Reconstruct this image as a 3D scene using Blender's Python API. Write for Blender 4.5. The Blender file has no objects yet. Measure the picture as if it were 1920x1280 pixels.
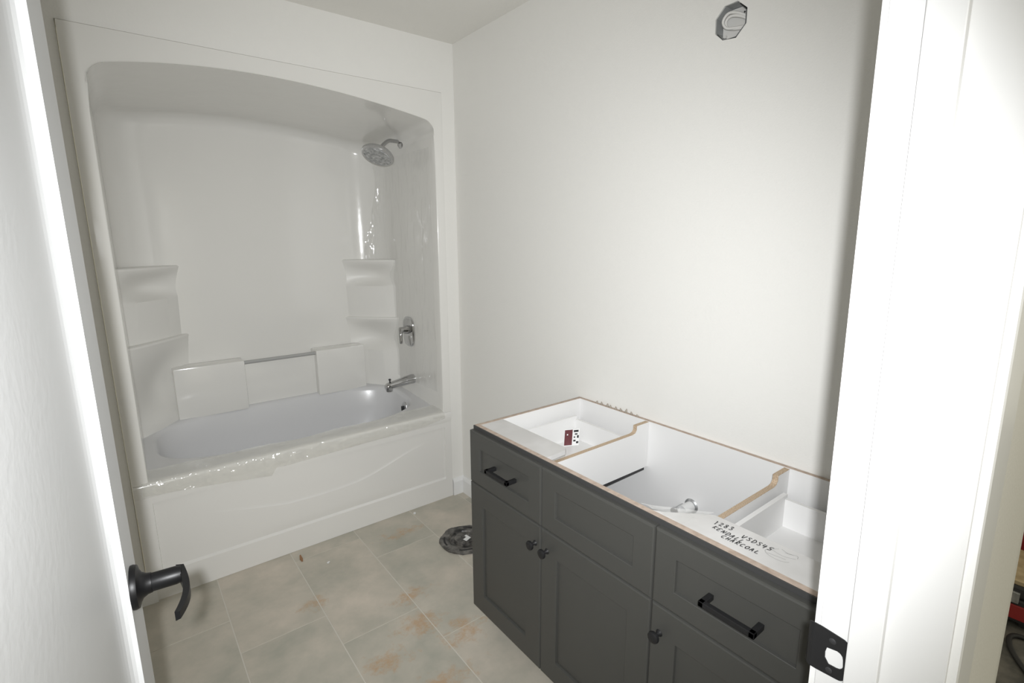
import bpy, bmesh, math, random
import numpy as np
from mathutils import Vector, Matrix, noise
random.seed(7)
C = bpy.context.scene.collection
SC = bpy.context.scene
PI = math.pi

# ------------------------------------------------------------------ camera
cam_d = bpy.data.cameras.new('camera')
cam = bpy.data.objects.new('camera', cam_d); C.objects.link(cam)
CAM = Vector((-1.55399, -2.50126, 1.53908))
rt = Vector((0.78927497, -0.61402482, -0.00430635))
up = Vector((0.12501241, 0.15381832, 0.98015908))
fw = Vector((0.6011796, 0.77415338, -0.19816567))
cam.matrix_world = Matrix(((rt.x, up.x, -fw.x, CAM.x), (rt.y, up.y, -fw.y, CAM.y), (rt.z, up.z, -fw.z, CAM.z), (0, 0, 0, 1)))
cam_d.sensor_width = 36.0
cam_d.lens = 954.72 / 1920 * 36
cam_d.clip_start = 0.02
SC.camera = cam

# ------------------------------------------------------------------ world, flash, exposure
w = bpy.data.worlds.new('world'); SC.world = w; w.use_nodes = True
bg = w.node_tree.nodes['Background']
bg.inputs[0].default_value = (1.0, 0.95, 0.76, 1); bg.inputs[1].default_value = 0.5
sp = bpy.data.lights.new('camera_flash', 'SPOT')
sp.energy = 135; sp.spot_size = math.radians(110); sp.spot_blend = 1.0; sp.shadow_soft_size = 0.014
sp.color = (0.965, 0.98, 1.0)
spo = bpy.data.objects.new('camera_flash', sp); C.objects.link(spo)
spo.location = (-1.596, -2.546, 1.60)
fd = (fw - rt * 0.09 - up * 0.03).normalized()
spo.rotation_euler = fd.to_track_quat('-Z', 'Y').to_euler()
SC.view_settings.view_transform = 'Standard'; SC.view_settings.look = 'None'
SC.view_settings.exposure = 0.25; SC.view_settings.gamma = 1.0
SC.view_settings.use_curve_mapping = False

# ------------------------------------------------------------------ materials
def mat(name, col, rough=0.5, metal=0.0, coat=0.0, bump=None, spec=0.5, var=None):
    m = bpy.data.materials.new(name); m.use_nodes = True
    nt = m.node_tree; p = nt.nodes['Principled BSDF']
    p.inputs['Base Color'].default_value = (*col, 1); p.inputs['Roughness'].default_value = rough
    p.inputs['Metallic'].default_value = metal; p.inputs['Coat Weight'].default_value = coat
    p.inputs['Coat Roughness'].default_value = 0.05
    p.inputs['Specular IOR Level'].default_value = spec
    tc = nt.nodes.new('ShaderNodeNewGeometry')
    if bump:
        n = nt.nodes.new('ShaderNodeTexNoise'); n.inputs['Scale'].default_value = bump[0]; n.inputs['Detail'].default_value = bump[2] if len(bump) > 2 else 3
        b = nt.nodes.new('ShaderNodeBump'); b.inputs['Strength'].default_value = 1.0; b.inputs['Distance'].default_value = bump[1]
        nt.links.new(tc.outputs['Position'], n.inputs['Vector']); nt.links.new(n.outputs['Fac'], b.inputs['Height'])
        nt.links.new(b.outputs['Normal'], p.inputs['Normal'])
    if var:
        n = nt.nodes.new('ShaderNodeTexNoise'); n.inputs['Scale'].default_value = var[0]; n.inputs['Detail'].default_value = var[3] if len(var) > 3 else 5
        r = nt.nodes.new('ShaderNodeValToRGB')
        r.color_ramp.elements[0].position = 0.35; r.color_ramp.elements[1].position = 0.65
        r.color_ramp.elements[0].color = (*var[1], 1); r.color_ramp.elements[1].color = (*var[2], 1)
        nt.links.new(tc.outputs['Position'], n.inputs['Vector']); nt.links.new(n.outputs['Fac'], r.inputs['Fac'])
        nt.links.new(r.outputs['Color'], p.inputs['Base Color'])
    return m

M = {}
M['paint'] = mat('wall_paint', (0.83, 0.82, 0.785), 0.55, bump=(160, 0.0006), spec=0.3)
M['ceil'] = mat('ceiling_paint', (0.86, 0.845, 0.80), 0.8, bump=(120, 0.0012), spec=0.2)
M['trim'] = mat('trim_paint', (0.82, 0.82, 0.81), 0.35, bump=(90, 0.0002))
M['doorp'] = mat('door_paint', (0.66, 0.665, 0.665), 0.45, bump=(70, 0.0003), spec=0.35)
M['acryl'] = mat('acrylic', (0.80, 0.79, 0.755), 0.16, coat=0.35, bump=(9, 0.0012, 2))
M['acryl_tub'] = mat('acrylic_tub', (0.79, 0.78, 0.75), 0.2, coat=0.3, bump=(6, 0.0005, 1))
M['basin'] = mat('shaded_film_acrylic', (0.67, 0.67, 0.675), 0.25, coat=0.2, bump=(7, 0.002, 2))  # film-covered tub acrylic, greyed further to paint in the basin's shade
M['acryl_soft'] = mat('acrylic_soft', (0.80, 0.79, 0.755), 0.38)
M['jambp'] = mat('jamb_trim_dimmed', (0.71, 0.71, 0.705), 0.4)  # darker copy of the trim paint, dims the right jamb against the flash
M['char'] = mat('charcoal_lacquer', (0.066, 0.066, 0.061), 0.42, spec=0.4)
M['charedge'] = mat('charcoal_edge_band', (0.05, 0.05, 0.05), 0.5)
M['mel'] = mat('white_melamine', (0.83, 0.825, 0.815), 0.4)
M['melg'] = mat('grey_white_board', (0.66, 0.65, 0.635), 0.4, var=(9, (.62, .61, .595), (.72, .71, .70), 3))
M['chip'] = mat('particle_board', (0.5, 0.38, 0.26), 0.85, bump=(500, 0.0008), var=(420, (0.38, 0.27, 0.175), (0.66, 0.53, 0.39), 4))
M['chippale'] = mat('raw_board_edge', (0.5, 0.4, 0.32), 0.8, var=(60, (0.42, 0.33, 0.265), (0.53, 0.43, 0.355), 5))
M['chrome'] = mat('chrome', (0.52, 0.52, 0.525), 0.08, metal=1.0)
M['chromew'] = mat('wrapped_chrome', (0.58, 0.58, 0.58), 0.28, metal=0.75, bump=(120, 0.003, 3))
M['bar'] = mat('grey_acrylic_bar', (0.42, 0.42, 0.41), 0.25)
M['black'] = mat('black_metal', (0.006, 0.006, 0.0065), 0.42, spec=0.35)
M['blackm'] = mat('matte_black', (0.014, 0.014, 0.015), 0.5, spec=0.4)
M['dark'] = mat('dark_steel', (0.03, 0.03, 0.032), 0.5)
M['grout'] = mat('grout', (0.63, 0.60, 0.535), 0.9)
M['galv'] = mat('galvanised_steel', (0.42, 0.43, 0.43), 0.45, metal=0.6, var=(60, (0.30, 0.31, 0.31), (0.5, 0.5, 0.5)))
M['boxgrey'] = mat('box_steel', (0.36, 0.37, 0.37), 0.5, metal=0.3)
M['pvcw'] = mat('white_plastic', (0.75, 0.75, 0.74), 0.4)
M['cable'] = mat('white_cable', (0.72, 0.71, 0.68), 0.5)
M['flange'] = mat('dirty_black_plastic', (0.06, 0.06, 0.06), 0.35, bump=(60, 0.006), var=(28, (0.015, 0.015, 0.015), (0.17, 0.16, 0.145), 5))
M['maroon'] = mat('maroon_print', (0.12, 0.025, 0.03), 0.4)
M['ink'] = mat('marker_ink', (0.015, 0.015, 0.016), 0.6)
M['pencil'] = mat('pencil_line', (0.20, 0.20, 0.19), 0.7)
M['paper'] = mat('paper', (0.80, 0.80, 0.79), 0.6)
M['caulk'] = mat('glue_bead', (0.36, 0.32, 0.27), 0.5)
M['red'] = mat('red_enamel', (0.30, 0.03, 0.03), 0.4)
M['hallw'] = mat('hall_wall_paint', (0.42, 0.40, 0.33), 0.7)
M['subfloor'] = mat('subfloor', (0.09, 0.085, 0.075), 0.8, var=(14, (0.05, 0.05, 0.045), (0.13, 0.12, 0.105), 8))
M['wood'] = mat('raw_wood', (0.36, 0.28, 0.17), 0.7, var=(25, (0.3, 0.23, 0.13), (0.42, 0.33, 0.2)))
M['rubber'] = mat('black_rubber', (0.012, 0.012, 0.012), 0.6)
M['dust'] = mat('orange_clay', (0.30, 0.16, 0.08), 0.9)

def film_mat(name, haze, gloss, bscale, bdist, tint=(0.85, 0.85, 0.82), stretch=(1, 1, 1)):
    """thin clear sheet: see-through, a little milky, with crinkled glossy reflections"""
    m = bpy.data.materials.new(name); m.use_nodes = True
    nt = m.node_tree; nt.nodes.remove(nt.nodes['Principled BSDF']); out = nt.nodes['Material Output']
    tr = nt.nodes.new('ShaderNodeBsdfTransparent'); df = nt.nodes.new('ShaderNodeBsdfDiffuse'); gl = nt.nodes.new('ShaderNodeBsdfGlossy')
    df.inputs['Color'].default_value = (*tint, 1); gl.inputs['Color'].default_value = (1, 1, 1, 1); gl.inputs['Roughness'].default_value = 0.10
    m1 = nt.nodes.new('ShaderNodeMixShader'); m1.inputs[0].default_value = haze
    m2 = nt.nodes.new('ShaderNodeMixShader'); m2.inputs[0].default_value = gloss
    g = nt.nodes.new('ShaderNodeNewGeometry'); mp = nt.nodes.new('ShaderNodeMapping'); mp.inputs['Scale'].default_value = stretch
    n = nt.nodes.new('ShaderNodeTexNoise'); n.inputs['Scale'].default_value = bscale; n.inputs['Detail'].default_value = 1.5
    b = nt.nodes.new('ShaderNodeBump'); b.inputs['Strength'].default_value = 1; b.inputs['Distance'].default_value = bdist
    L = nt.links
    L.new(g.outputs['Position'], mp.inputs['Vector']); L.new(mp.outputs['Vector'], n.inputs['Vector'])
    L.new(n.outputs['Fac'], b.inputs['Height']); L.new(b.outputs['Normal'], gl.inputs['Normal'])
    L.new(tr.outputs[0], m1.inputs[1]); L.new(df.outputs[0], m1.inputs[2]); L.new(m1.outputs[0], m2.inputs[1]); L.new(gl.outputs[0], m2.inputs[2])
    L.new(m2.outputs[0], out.inputs['Surface'])
    return m
M['film_rim'] = film_mat('rim_film', 0.40, 0.10, 24, 0.020, (0.93, 0.92, 0.86))
M['film'] = film_mat('clear_film', 0.10, 0.09, 15, 0.022, (0.92, 0.92, 0.9), (1.4, 1.4, 0.5))
M['film_v'] = film_mat('vanity_film', 0.30, 0.10, 40, 0.012, (0.86, 0.86, 0.84))

def tile_mat():
    m = bpy.data.materials.new('stone_tile'); m.use_nodes = True
    nt = m.node_tree; L = nt.links; p = nt.nodes['Principled BSDF']
    p.inputs['Roughness'].default_value = 0.5; p.inputs['Specular IOR Level'].default_value = 0.3
    g = nt.nodes.new('ShaderNodeNewGeometry'); oi = nt.nodes.new('ShaderNodeObjectInfo')
    off = nt.nodes.new('ShaderNodeVectorMath'); off.operation = 'MULTIPLY_ADD'
    cm = nt.nodes.new('ShaderNodeCombineXYZ'); L.new(oi.outputs['Random'], cm.inputs[0]); L.new(oi.outputs['Random'], cm.inputs[2])
    off.inputs[1].default_value = (7, 7, 7); L.new(cm.outputs[0], off.inputs[0]); L.new(g.outputs['Position'], off.inputs[2])
    def nz(scale, det, vec, rough=0.6):
        n = nt.nodes.new('ShaderNodeTexNoise'); n.inputs['Scale'].default_value = scale; n.inputs['Detail'].default_value = det; n.inputs['Roughness'].default_value = rough
        L.new(vec, n.inputs['Vector']); return n
    n1 = nz(6, 8, off.outputs[0])
    r1 = nt.nodes.new('ShaderNodeValToRGB'); r1.color_ramp.elements[0].position = 0.3; r1.color_ramp.elements[1].position = 0.72
    r1.color_ramp.elements[0].color = (0.44, 0.43, 0.375, 1); r1.color_ramp.elements[1].color = (0.62, 0.57, 0.50, 1)
    L.new(n1.outputs['Fac'], r1.inputs['Fac'])
    # cloudy grey veins
    n2 = nz(2.6, 5, off.outputs[0])
    r2 = nt.nodes.new('ShaderNodeValToRGB'); r2.color_ramp.elements[0].position = 0.42; r2.color_ramp.elements[1].position = 0.62
    r2.color_ramp.elements[0].color = (0.93, 0.935, 0.91, 1); r2.color_ramp.elements[1].color = (1.06, 1.03, 1.0, 1)
    L.new(n2.outputs['Fac'], r2.inputs['Fac'])
    mu = nt.nodes.new('ShaderNodeMix'); mu.data_type = 'RGBA'; mu.blend_type = 'MULTIPLY'; mu.inputs[0].default_value = 1
    L.new(r1.outputs['Color'], mu.inputs[6]); L.new(r2.outputs['Color'], mu.inputs[7])
    # orange-brown clay tracked over the floor: patches with broken outlines at fixed places
    n3 = nz(19, 9, g.outputs['Position'], 0.75)
    acc = None
    for (x, y, rx, ry) in ((-0.74, -0.84, 0.13, 0.10), (-0.93, -0.93, 0.13, 0.07), (-0.84, -1.14, 0.20, 0.07), (-0.52, -0.19, 0.17, 0.05), (-0.62, -0.98, 0.12, 0.10), (-1.05, -0.45, 0.10, 0.05), (-0.70, -0.66, 0.12, 0.06)):
        d = nt.nodes.new('ShaderNodeVectorMath'); d.operation = 'SUBTRACT'; d.inputs[1].default_value = (x, y, 0); L.new(g.outputs['Position'], d.inputs[0])
        s = nt.nodes.new('ShaderNodeVectorMath'); s.operation = 'MULTIPLY'; s.inputs[1].default_value = (1 / rx, 1 / ry, 0); L.new(d.outputs[0], s.inputs[0])
        ln = nt.nodes.new('ShaderNodeVectorMath'); ln.operation = 'LENGTH'; L.new(s.outputs[0], ln.inputs[0])
        mr = nt.nodes.new('ShaderNodeMapRange'); mr.inputs[1].default_value = 0.0; mr.inputs[2].default_value = 1.5; mr.inputs[3].default_value = 0.34; mr.inputs[4].default_value = 0.0
        L.new(ln.outputs['Value'], mr.inputs[0])
        if acc is None: acc = mr.outputs[0]
        else:
            a = nt.nodes.new('ShaderNodeMath'); a.operation = 'MAXIMUM'; L.new(acc, a.inputs[0]); L.new(mr.outputs[0], a.inputs[1]); acc = a.outputs[0]
    ad = nt.nodes.new('ShaderNodeMath'); ad.operation = 'ADD'; L.new(acc, ad.inputs[0]); L.new(n3.outputs['Fac'], ad.inputs[1])
    r3 = nt.nodes.new('ShaderNodeMapRange'); r3.inputs[1].default_value = 0.67; r3.inputs[2].default_value = 0.86; r3.inputs[4].default_value = 0.65; L.new(ad.outputs[0], r3.inputs[0])
    m2 = nt.nodes.new('ShaderNodeMix'); m2.data_type = 'RGBA'; L.new(r3.outputs[0], m2.inputs[0]); L.new(mu.outputs[2], m2.inputs[6])
    m2.inputs[7].default_value = (0.50, 0.30, 0.15, 1)
    L.new(m2.outputs[2], p.inputs['Base Color'])
    b = nt.nodes.new('ShaderNodeBump'); b.inputs['Distance'].default_value = 0.0015; L.new(n1.outputs['Fac'], b.inputs['Height']); L.new(b.outputs['Normal'], p.inputs['Normal'])
    return m
M['tile'] = tile_mat()

# ------------------------------------------------------------------ helpers
def root_of(o):
    while o.parent: o = o.parent
    return o
def link(name, me, m, parent=None):
    o = bpy.data.objects.new(name, me); C.objects.link(o)
    if m is not None: me.materials.append(M[m] if isinstance(m, str) else m)
    if parent is not None: o.parent = parent
    return o
def obj(name, bm, m, parent=None, smooth=False, base=None):
    """world-coordinate bmesh -> one mesh object; the origin sits at the thing's base"""
    bmesh.ops.recalc_face_normals(bm, faces=bm.faces[:])
    if parent is not None: org = Vector(root_of(parent).location)
    elif base is not None: org = Vector(base)
    else: org = Vector((0, 0, 0))
    if org.length: bmesh.ops.translate(bm, verts=bm.verts[:], vec=-org)
    me = bpy.data.meshes.new(name); bm.to_mesh(me); bm.free()
    if smooth:
        for p in me.polygons: p.use_smooth = True
        if smooth is not True: me.set_sharp_from_angle(angle=math.radians(smooth))
    o = link(name, me, m, parent)
    if parent is None: o.location = org
    return o
def tag(o, label, cat, group=None):
    o['label'] = label; o['category'] = cat
    if group: o['group'] = group
    return o
def thing(name, label, cat, loc, group=None):
    o = bpy.data.objects.new(name, None); C.objects.link(o); o.location = loc; o.empty_display_size = 0.05
    return tag(o, label, cat, group)
def lean(o):
    # the doorway wall stands about one degree out of plumb
    for v in o.data.vertices: v.co.y += LEAN * (v.co.z + o.location.z - .95)
    return o
LEAN = .0165
def struct(o): o['kind'] = 'structure'; return o
def box(bm, x0, x1, y0, y1, z0, z1, bev=0.0):
    r = bmesh.ops.create_cube(bm, size=1)
    for v in r['verts']:
        v.co = Vector((x0 + (v.co.x + .5) * (x1 - x0), y0 + (v.co.y + .5) * (y1 - y0), z0 + (v.co.z + .5) * (z1 - z0)))
    if bev: bmesh.ops.bevel(bm, geom=list({e for v in r['verts'] for e in v.link_edges}), offset=bev, segments=2, affect='EDGES', profile=0.6)
    return bm
def nb(): return bmesh.new()
def boxo(name, d, m, parent=None, bev=0.0, base=None): return obj(name, box(nb(), *d, bev), m, parent, base=base)
def frame_at(d):
    d = Vector(d).normalized(); a = Vector((0, 0, 1)) if abs(d.z) < .9 else Vector((1, 0, 0))
    u = a.cross(d).normalized(); return u, d.cross(u).normalized()
def tube(bm, pts, rad, n=12, cap=True):
    pts = [Vector(p) for p in pts]; rads = rad if isinstance(rad, (list, tuple)) else [rad] * len(pts)
    rings = []; pu = None
    for i, p in enumerate(pts):
        d = (pts[min(i + 1, len(pts) - 1)] - pts[max(i - 1, 0)]).normalized()
        if pu is None: u, v = frame_at(d)
        else:
            u = (pu - d * pu.dot(d)).normalized(); v = d.cross(u)
        pu = u
        rings.append([bm.verts.new(p + (u * math.cos(2 * PI * k / n) + v * math.sin(2 * PI * k / n)) * rads[i]) for k in range(n)])
    for a, b in zip(rings, rings[1:]):
        for k in range(n): bm.faces.new((a[k], a[(k + 1) % n], b[(k + 1) % n], b[k]))
    if cap: bm.faces.new(rings[0][::-1]); bm.faces.new(rings[-1])
    return bm
def lathe(bm, o, axis, prof, n=24, u=None, sx=1.0):
    """profile of (radius, distance along axis) about an axis"""
    o = Vector(o); d = Vector(axis).normalized(); uu, vv = frame_at(d)
    if u is not None: uu = Vector(u).normalized(); vv = d.cross(uu)
    rings = []
    for r, h in prof:
        rings.append([bm.verts.new(o + d * h + (uu * math.cos(2 * PI * k / n) * sx + vv * math.sin(2 * PI * k / n)) * max(r, 1e-5)) for k in range(n)])
    for a, b in zip(rings, rings[1:]):
        for k in range(n): bm.faces.new((a[k], a[(k + 1) % n], b[(k + 1) % n], b[k]))
    bm.faces.new(rings[0][::-1]); bm.faces.new(rings[-1]); return bm
def prism(bm, pts, ax, h):
    """polygon (3-D points) extruded along vector ax*h"""
    a = [bm.verts.new(Vector(p)) for p in pts]; b = [bm.verts.new(Vector(p) + Vector(ax) * h) for p in pts]
    bm.faces.new(a[::-1]); bm.faces.new(b); n = len(a)
    for i in range(n): bm.faces.new((a[i], a[(i + 1) % n], b[(i + 1) % n], b[i]))
    return bm
def smooth_path(pts, sub=6):
    pts = [Vector(p) for p in pts]; out = []
    for i in range(len(pts) - 1):
        p0 = pts[max(i - 1, 0)]; p1 = pts[i]; p2 = pts[i + 1]; p3 = pts[min(i + 2, len(pts) - 1)]
        for k in range(sub):
            t = k / sub
            out.append(0.5 * ((2 * p1) + (-p0 + p2) * t + (2 * p0 - 5 * p1 + 4 * p2 - p3) * t * t + (-p0 + 3 * p1 - 3 * p2 + p3) * t ** 3))
    out.append(pts[-1]); return out

# ------------------------------------------------------------------ room dimensions
XL, YF, H = -1.80, -2.288, 2.539         # left wall, inner face of the doorway wall, ceiling
UX0, UX1, UZ = -1.604, -0.080, 2.287     # tub unit outline on the wall
XJ, XJL = -0.870, -1.726                 # jamb faces of the doorway
VY0, VY1 = -0.986, -2.226                # vanity ends

# ------------------------------------------------------------------ room shell
bm = nb()
box(bm, XL - .1, UX0 - .0035, .0, .10, 0, H); box(bm, UX1 + .0035, 0, 0, .10, 0, H); box(bm, UX0 - .0035, UX1 + .0035, 0, .10, UZ + .004, H)
struct(obj('wall_back', bm, 'paint'))
boxes_out = nb(); box(boxes_out, UX0 - .1, .1, .87, .97, 0, H)
struct(obj('wall_alcove', boxes_out, 'paint'))
struct(boxo('wall_left', (XL - .1, XL, YF - .13, .1, 0, H), 'paint'))
# right wall, with the octagonal hole of the light box
LBY, LBZ, LBR = -1.573, 2.175, 0.0535
bm = nb()
def octo(x, r, rot=PI / 8): return [Vector((x, LBY + r * math.cos(rot + k * PI / 4), LBZ + r * math.sin(rot + k * PI / 4))) for k in range(8)]
rect = [Vector((0, .10, 0)), Vector((0, YF - .087, 0)), Vector((0, YF - .087, H)), Vector((0, .10, H))]
jag = [v + Vector((0, random.uniform(-.003, .003), random.uniform(-.003, .003))) for v in octo(0, LBR)]
ro = [bm.verts.new(v) for v in rect]; ri = [bm.verts.new(v) for v in jag]
ed = [bm.edges.new((ro[i], ro[(i + 1) % 4])) for i in range(4)] + [bm.edges.new((ri[i], ri[(i + 1) % 8])) for i in range(8)]
bmesh.ops.triangle_fill(bm, use_beauty=True, use_dissolve=False, edges=ed)
rb = [bm.verts.new(v.co + Vector((.0125, 0, 0))) for v in ri]
for i in range(8): bm.faces.new((ri[i], ri[(i + 1) % 8], rb[(i + 1) % 8], rb[i]))
ob = [bm.verts.new(v + Vector((.13, 0, 0))) for v in rect]
for i in range(4): bm.faces.new((ro[i], ro[(i + 1) % 4], ob[(i + 1) % 4], ob[i]))
bm.faces.new(ob)
struct(obj('wall_right', bm, 'paint'))
# doorway wall: thin behind the vanity, full thickness at the door framing, and the head over the door
bm = nb()
box(bm, XJ + .018, -.42, YF - .129, YF, 0, H); box(bm, -.42, .13, YF - .087, YF, 0, H)
box(bm, XL - .1, XJL - .018, YF - .129, YF, 0, H); box(bm, XJL - .018, XJ + .018, YF - .129, YF, 2.10, H)
lean(struct(obj('wall_front', bm, 'paint')))
struct(boxo('ceiling', (XL - .1, .13, YF - .13, .97, H, H + .1), 'ceil'))

# floor: grout bed with 300 x 600 tiles laid in a third offset, each its own piece
fl = struct(boxo('floor', (XL - .1, .13, -2.42, .87, -.08, -.0012), 'grout'))
cols = [(-2.005, .325, -.34 + .43), (-1.678, .325, -.34), (-1.352, .321, -.555), (-1.030, .324, -.10), (-.705, .329, -.31), (-.375, .324, -.525), (-.050, .325, -.09)]
TL = .65; tile_me = {}
for x0, wd, j in cols:
    a, b = max(x0 + .0016, XL), min(x0 + wd - .0016, 0)
    if b - a < .02: continue
    k0 = j + TL * 3
    for k in range(9):
        y1 = min(k0 - k * TL - .0015, 0.004); y0 = max(k0 - (k + 1) * TL + .0015, -2.40)
        if y1 - y0 < .02: continue
        key = (round(b - a, 3), round(y1 - y0, 3))
        if key not in tile_me:
            tb = box(nb(), 0, b - a, 0, y1 - y0, -.0035, 0, .001); bmesh.ops.recalc_face_normals(tb, faces=tb.faces[:])
            me = bpy.data.meshes.new('tile'); tb.to_mesh(me); tb.free(); me.materials.append(M['tile']); tile_me[key] = me
        o = bpy.data.objects.new('tile', tile_me[key]); C.objects.link(o); o.parent = fl; o.location = (a, y0, random.uniform(-.0004, .0004))
struct(boxo('floor_hall', (-3.2, 4.5, -5.2, -2.42, -.08, -.004), 'subfloor'))
struct(boxo('floor_landing', (.13, 4.5, -2.42, 1.5, -.08, -.004), 'subfloor'))

# baseboards (with eased top)
def baseboard(name, pts_xy, d, h=.105, t=.014):
    """profile swept from p to q, standing off towards d"""
    (p, q) = pts_xy; p = Vector((*p, 0)); q = Vector((*q, 0)); d = Vector((*d, 0)); bm = nb()
    prof = [(0, 0), (t, 0), (t, h - .022), (t * .75, h - .012), (t * .45, h - .004), (t * .3, h), (0, h)]
    A = [bm.verts.new(p + d * a + Vector((0, 0, z))) for a, z in prof]; B = [bm.verts.new(q + d * a + Vector((0, 0, z))) for a, z in prof]
    n = len(A); bm.faces.new(A[::-1]); bm.faces.new(B)
    for i in range(n): bm.faces.new((A[i], A[(i + 1) % n], B[(i + 1) % n], B[i]))
    return struct(obj(name, bm, 'trim'))
baseboard('baseboard_back_right', ((UX1 + .003, 0), (-.0005, 0)), (0, -1), t=.017)
baseboard('baseboard_back_left', ((XL, 0), (UX0 + .028, -.0085)), (0, -1), .092, .014)
baseboard('baseboard_right', ((0, -.017), (0, VY0 + .003)), (-1, 0))

# door lining of the right jamb: jamb board, stop, casings on both sides
jb = lean(struct(boxo('trim_1', (XJ, XJ + .018, -2.417, YF, 0, 2.10), 'jambp', bev=.0012)))
lean(struct(boxo('trim_2', (XJ - .011, XJ, -2.358, -2.3235, 0, 2.095), 'jambp', bev=.0015)))
def casing(name, y0, s, x0, sx):
    bm = nb(); prof = [(0, 0), (0, .008), (.004, .0092), (.0675, .0108), (.0675, 0)]
    prism(bm, [(x0 + sx * a, y0 + s * b, 0) for a, b in prof], (0, 0, 1), 2.17); return lean(struct(obj(name, bm, 'trim')))
casing('trim_3', -2.417, -1, XJ + .006, 1)
casing('trim_4', YF, 1, XJ + .004, 1)
lean(struct(boxo('trim_5', (XJL - .018, XJL, -2.417, YF, 0, 2.10), 'trim', bev=.0012)))
lean(struct(boxo('trim_6', (XJL - .018, XJ + .018, -2.417, YF, 2.10, 2.118), 'trim')))
casing('trim_7', YF, 1, XJL - .004, -1)

# ------------------------------------------------------------------ the open door (single recessed panel) with lever
F = Vector((-1.5863, -1.5005, 0)); TH = math.radians(5.6)
DD = Vector((-math.sin(TH), -math.cos(TH), 0))     # from the free edge towards the hinge
DN = Vector((math.cos(TH), -math.sin(TH), 0))      # normal of the lever side
def dp(s, z, d=0.0): return F + DD * s + DN * d + Vector((0, 0, z))
door = thing('door_1', 'white panelled door standing open on the left with a black lever', 'door', tuple(dp(.4, 0.0, -.018)))
door['kind'] = 'structure'
DW, DT, DZ0, DZ1 = .787, .037, .010, 2.085
bm = nb(); SW = .100
# leaf with a coved recess on both faces
for side in (0, 1):
    off = 0.0 if side == 0 else -DT; sg = -1 if side == 0 else 1
    rings = []
    for ins, dep in ((0, 0), (SW, 0), (SW + .002, .006), (SW + .006, .010), (SW + .013, .0135), (SW + .022, .0155), (SW + .034, .0168), (SW + .050, .0172)):
        top = ins if ins == 0 else ins + .012; bot = ins if ins == 0 else ins + .12
        rings.append([bm.verts.new(dp(a, z, off + sg * dep)) for a, z in ((ins, DZ0 + bot), (DW - ins, DZ0 + bot), (DW - ins, DZ1 - top), (ins, DZ1 - top))])
    for a, b in zip(rings, rings[1:]):
        for k in range(4): bm.faces.new((a[k], a[(k + 1) % 4], b[(k + 1) % 4], b[k]))
    bm.faces.new(rings[-1])
    if side == 0: r0 = rings[0]
    else:
        for k in range(4): bm.faces.new((r0[k], r0[(k + 1) % 4], rings[0][(k + 1) % 4], rings[0][k]))
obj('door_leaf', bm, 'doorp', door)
def lever(side):
    sg = 1 if side == 0 else -1; off = 0 if side == 0 else -DT; z0 = 1.0
    hb = nb(); lathe(hb, dp(.068, z0, off), DN * sg, [(.034, 0), (.0345, .004), (.033, .0085), (.026, .0105), (.020, .014), (.0165, .020), (.0155, .026)], 28)
    h = obj('rosette', hb, 'black', door, smooth=40)
    nk = nb(); lathe(nk, dp(.068, z0, off), DN * sg, [(.0135, .024), (.0145, .0265), (.0145, .058), (.013, .066), (.006, .068)], 20)
    obj('spindle_neck', nk, 'black', h, smooth=40)
    # blade: a flat bar that leaves the neck and sweeps towards the hinge
    lv = nb(); rings = []
    for i in range(13):
        t = i / 12; s = .054 + .120 * t; d = .0645 + .010 * math.sin(t * PI) - .003 * t; hh = .0125 * (1 - .38 * t); zc = z0 - .002 - .005 * math.sin(t * PI * .9)
        th = .0055 * (1 - .4 * t)
        rings.append([lv.verts.new(dp(s, zc + b, off + sg * (d + a))) for a, b in ((-th, -hh), (th, -hh * .8), (th, hh * .8), (-th, hh))])
    for a, b in zip(rings, rings[1:]):
        for k in range(4): lv.faces.new((a[k], a[(k + 1) % 4], b[(k + 1) % 4], b[k]))
    lv.faces.new(rings[0]); lv.faces.new(rings[-1][::-1])
    obj('lever_blade', lv, 'black', h, smooth=50)
lever(0); lever(1)
for z in (.25, 1.05, 1.87):
    hb = nb(); tube(hb, [dp(DW + .003, z - .045, -DT - .004), dp(DW + .003, z + .045, -DT - .004)], .006, 10); obj('hinge', hb, 'black', door)

# strike plate on the right jamb
st = thing('strike_plate', 'black metal strike plate screwed to the white door jamb', 'strike plate', (XJ, -2.30, .97))
bm = nb(); x = XJ - .0016
yz = []
def arc(cy, cz, r, a0, a1, n=5): return [(cy + r * math.cos(a0 + (a1 - a0) * k / n), cz + r * math.sin(a0 + (a1 - a0) * k / n)) for k in range(n + 1)]
outer = [(-2.281, 1.034)] + [(-2.290, 1.034)] + arc(-2.3135, 1.0225, .009, PI / 2, PI) + arc(-2.3135, .979, .009, PI, 1.5 * PI) + [(-2.290, .968), (-2.281, .968)]
hole = [(-2.297, .992), (-2.2965, 1.000), (-2.298, 1.008)] + arc(-2.310, 1.003, .0075, PI / 2, PI, 3) + arc(-2.311, .993, .0075, PI, 1.5 * PI, 3) + [(-2.302, .985)]
vo = [bm.verts.new((x, a, b)) for a, b in outer]; vh = [bm.verts.new((x, a, b)) for a, b in hole]
ed = [bm.edges.new((L_[i], L_[(i + 1) % len(L_)])) for L_ in (vo, vh) for i in range(len(L_))]
fs = bmesh.ops.triangle_fill(bm, use_beauty=True, use_dissolve=False, edges=ed)
g = bmesh.ops.extrude_face_region(bm, geom=bm.faces[:]); bmesh.ops.translate(bm, vec=(.0016, 0, 0), verts=[v for v in g['geom'] if isinstance(v, bmesh.types.BMVert)])
obj('plate', bm, 'blackm', st)
bm = nb(); lip = []                     # lip curling over the room-side corner
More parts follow.
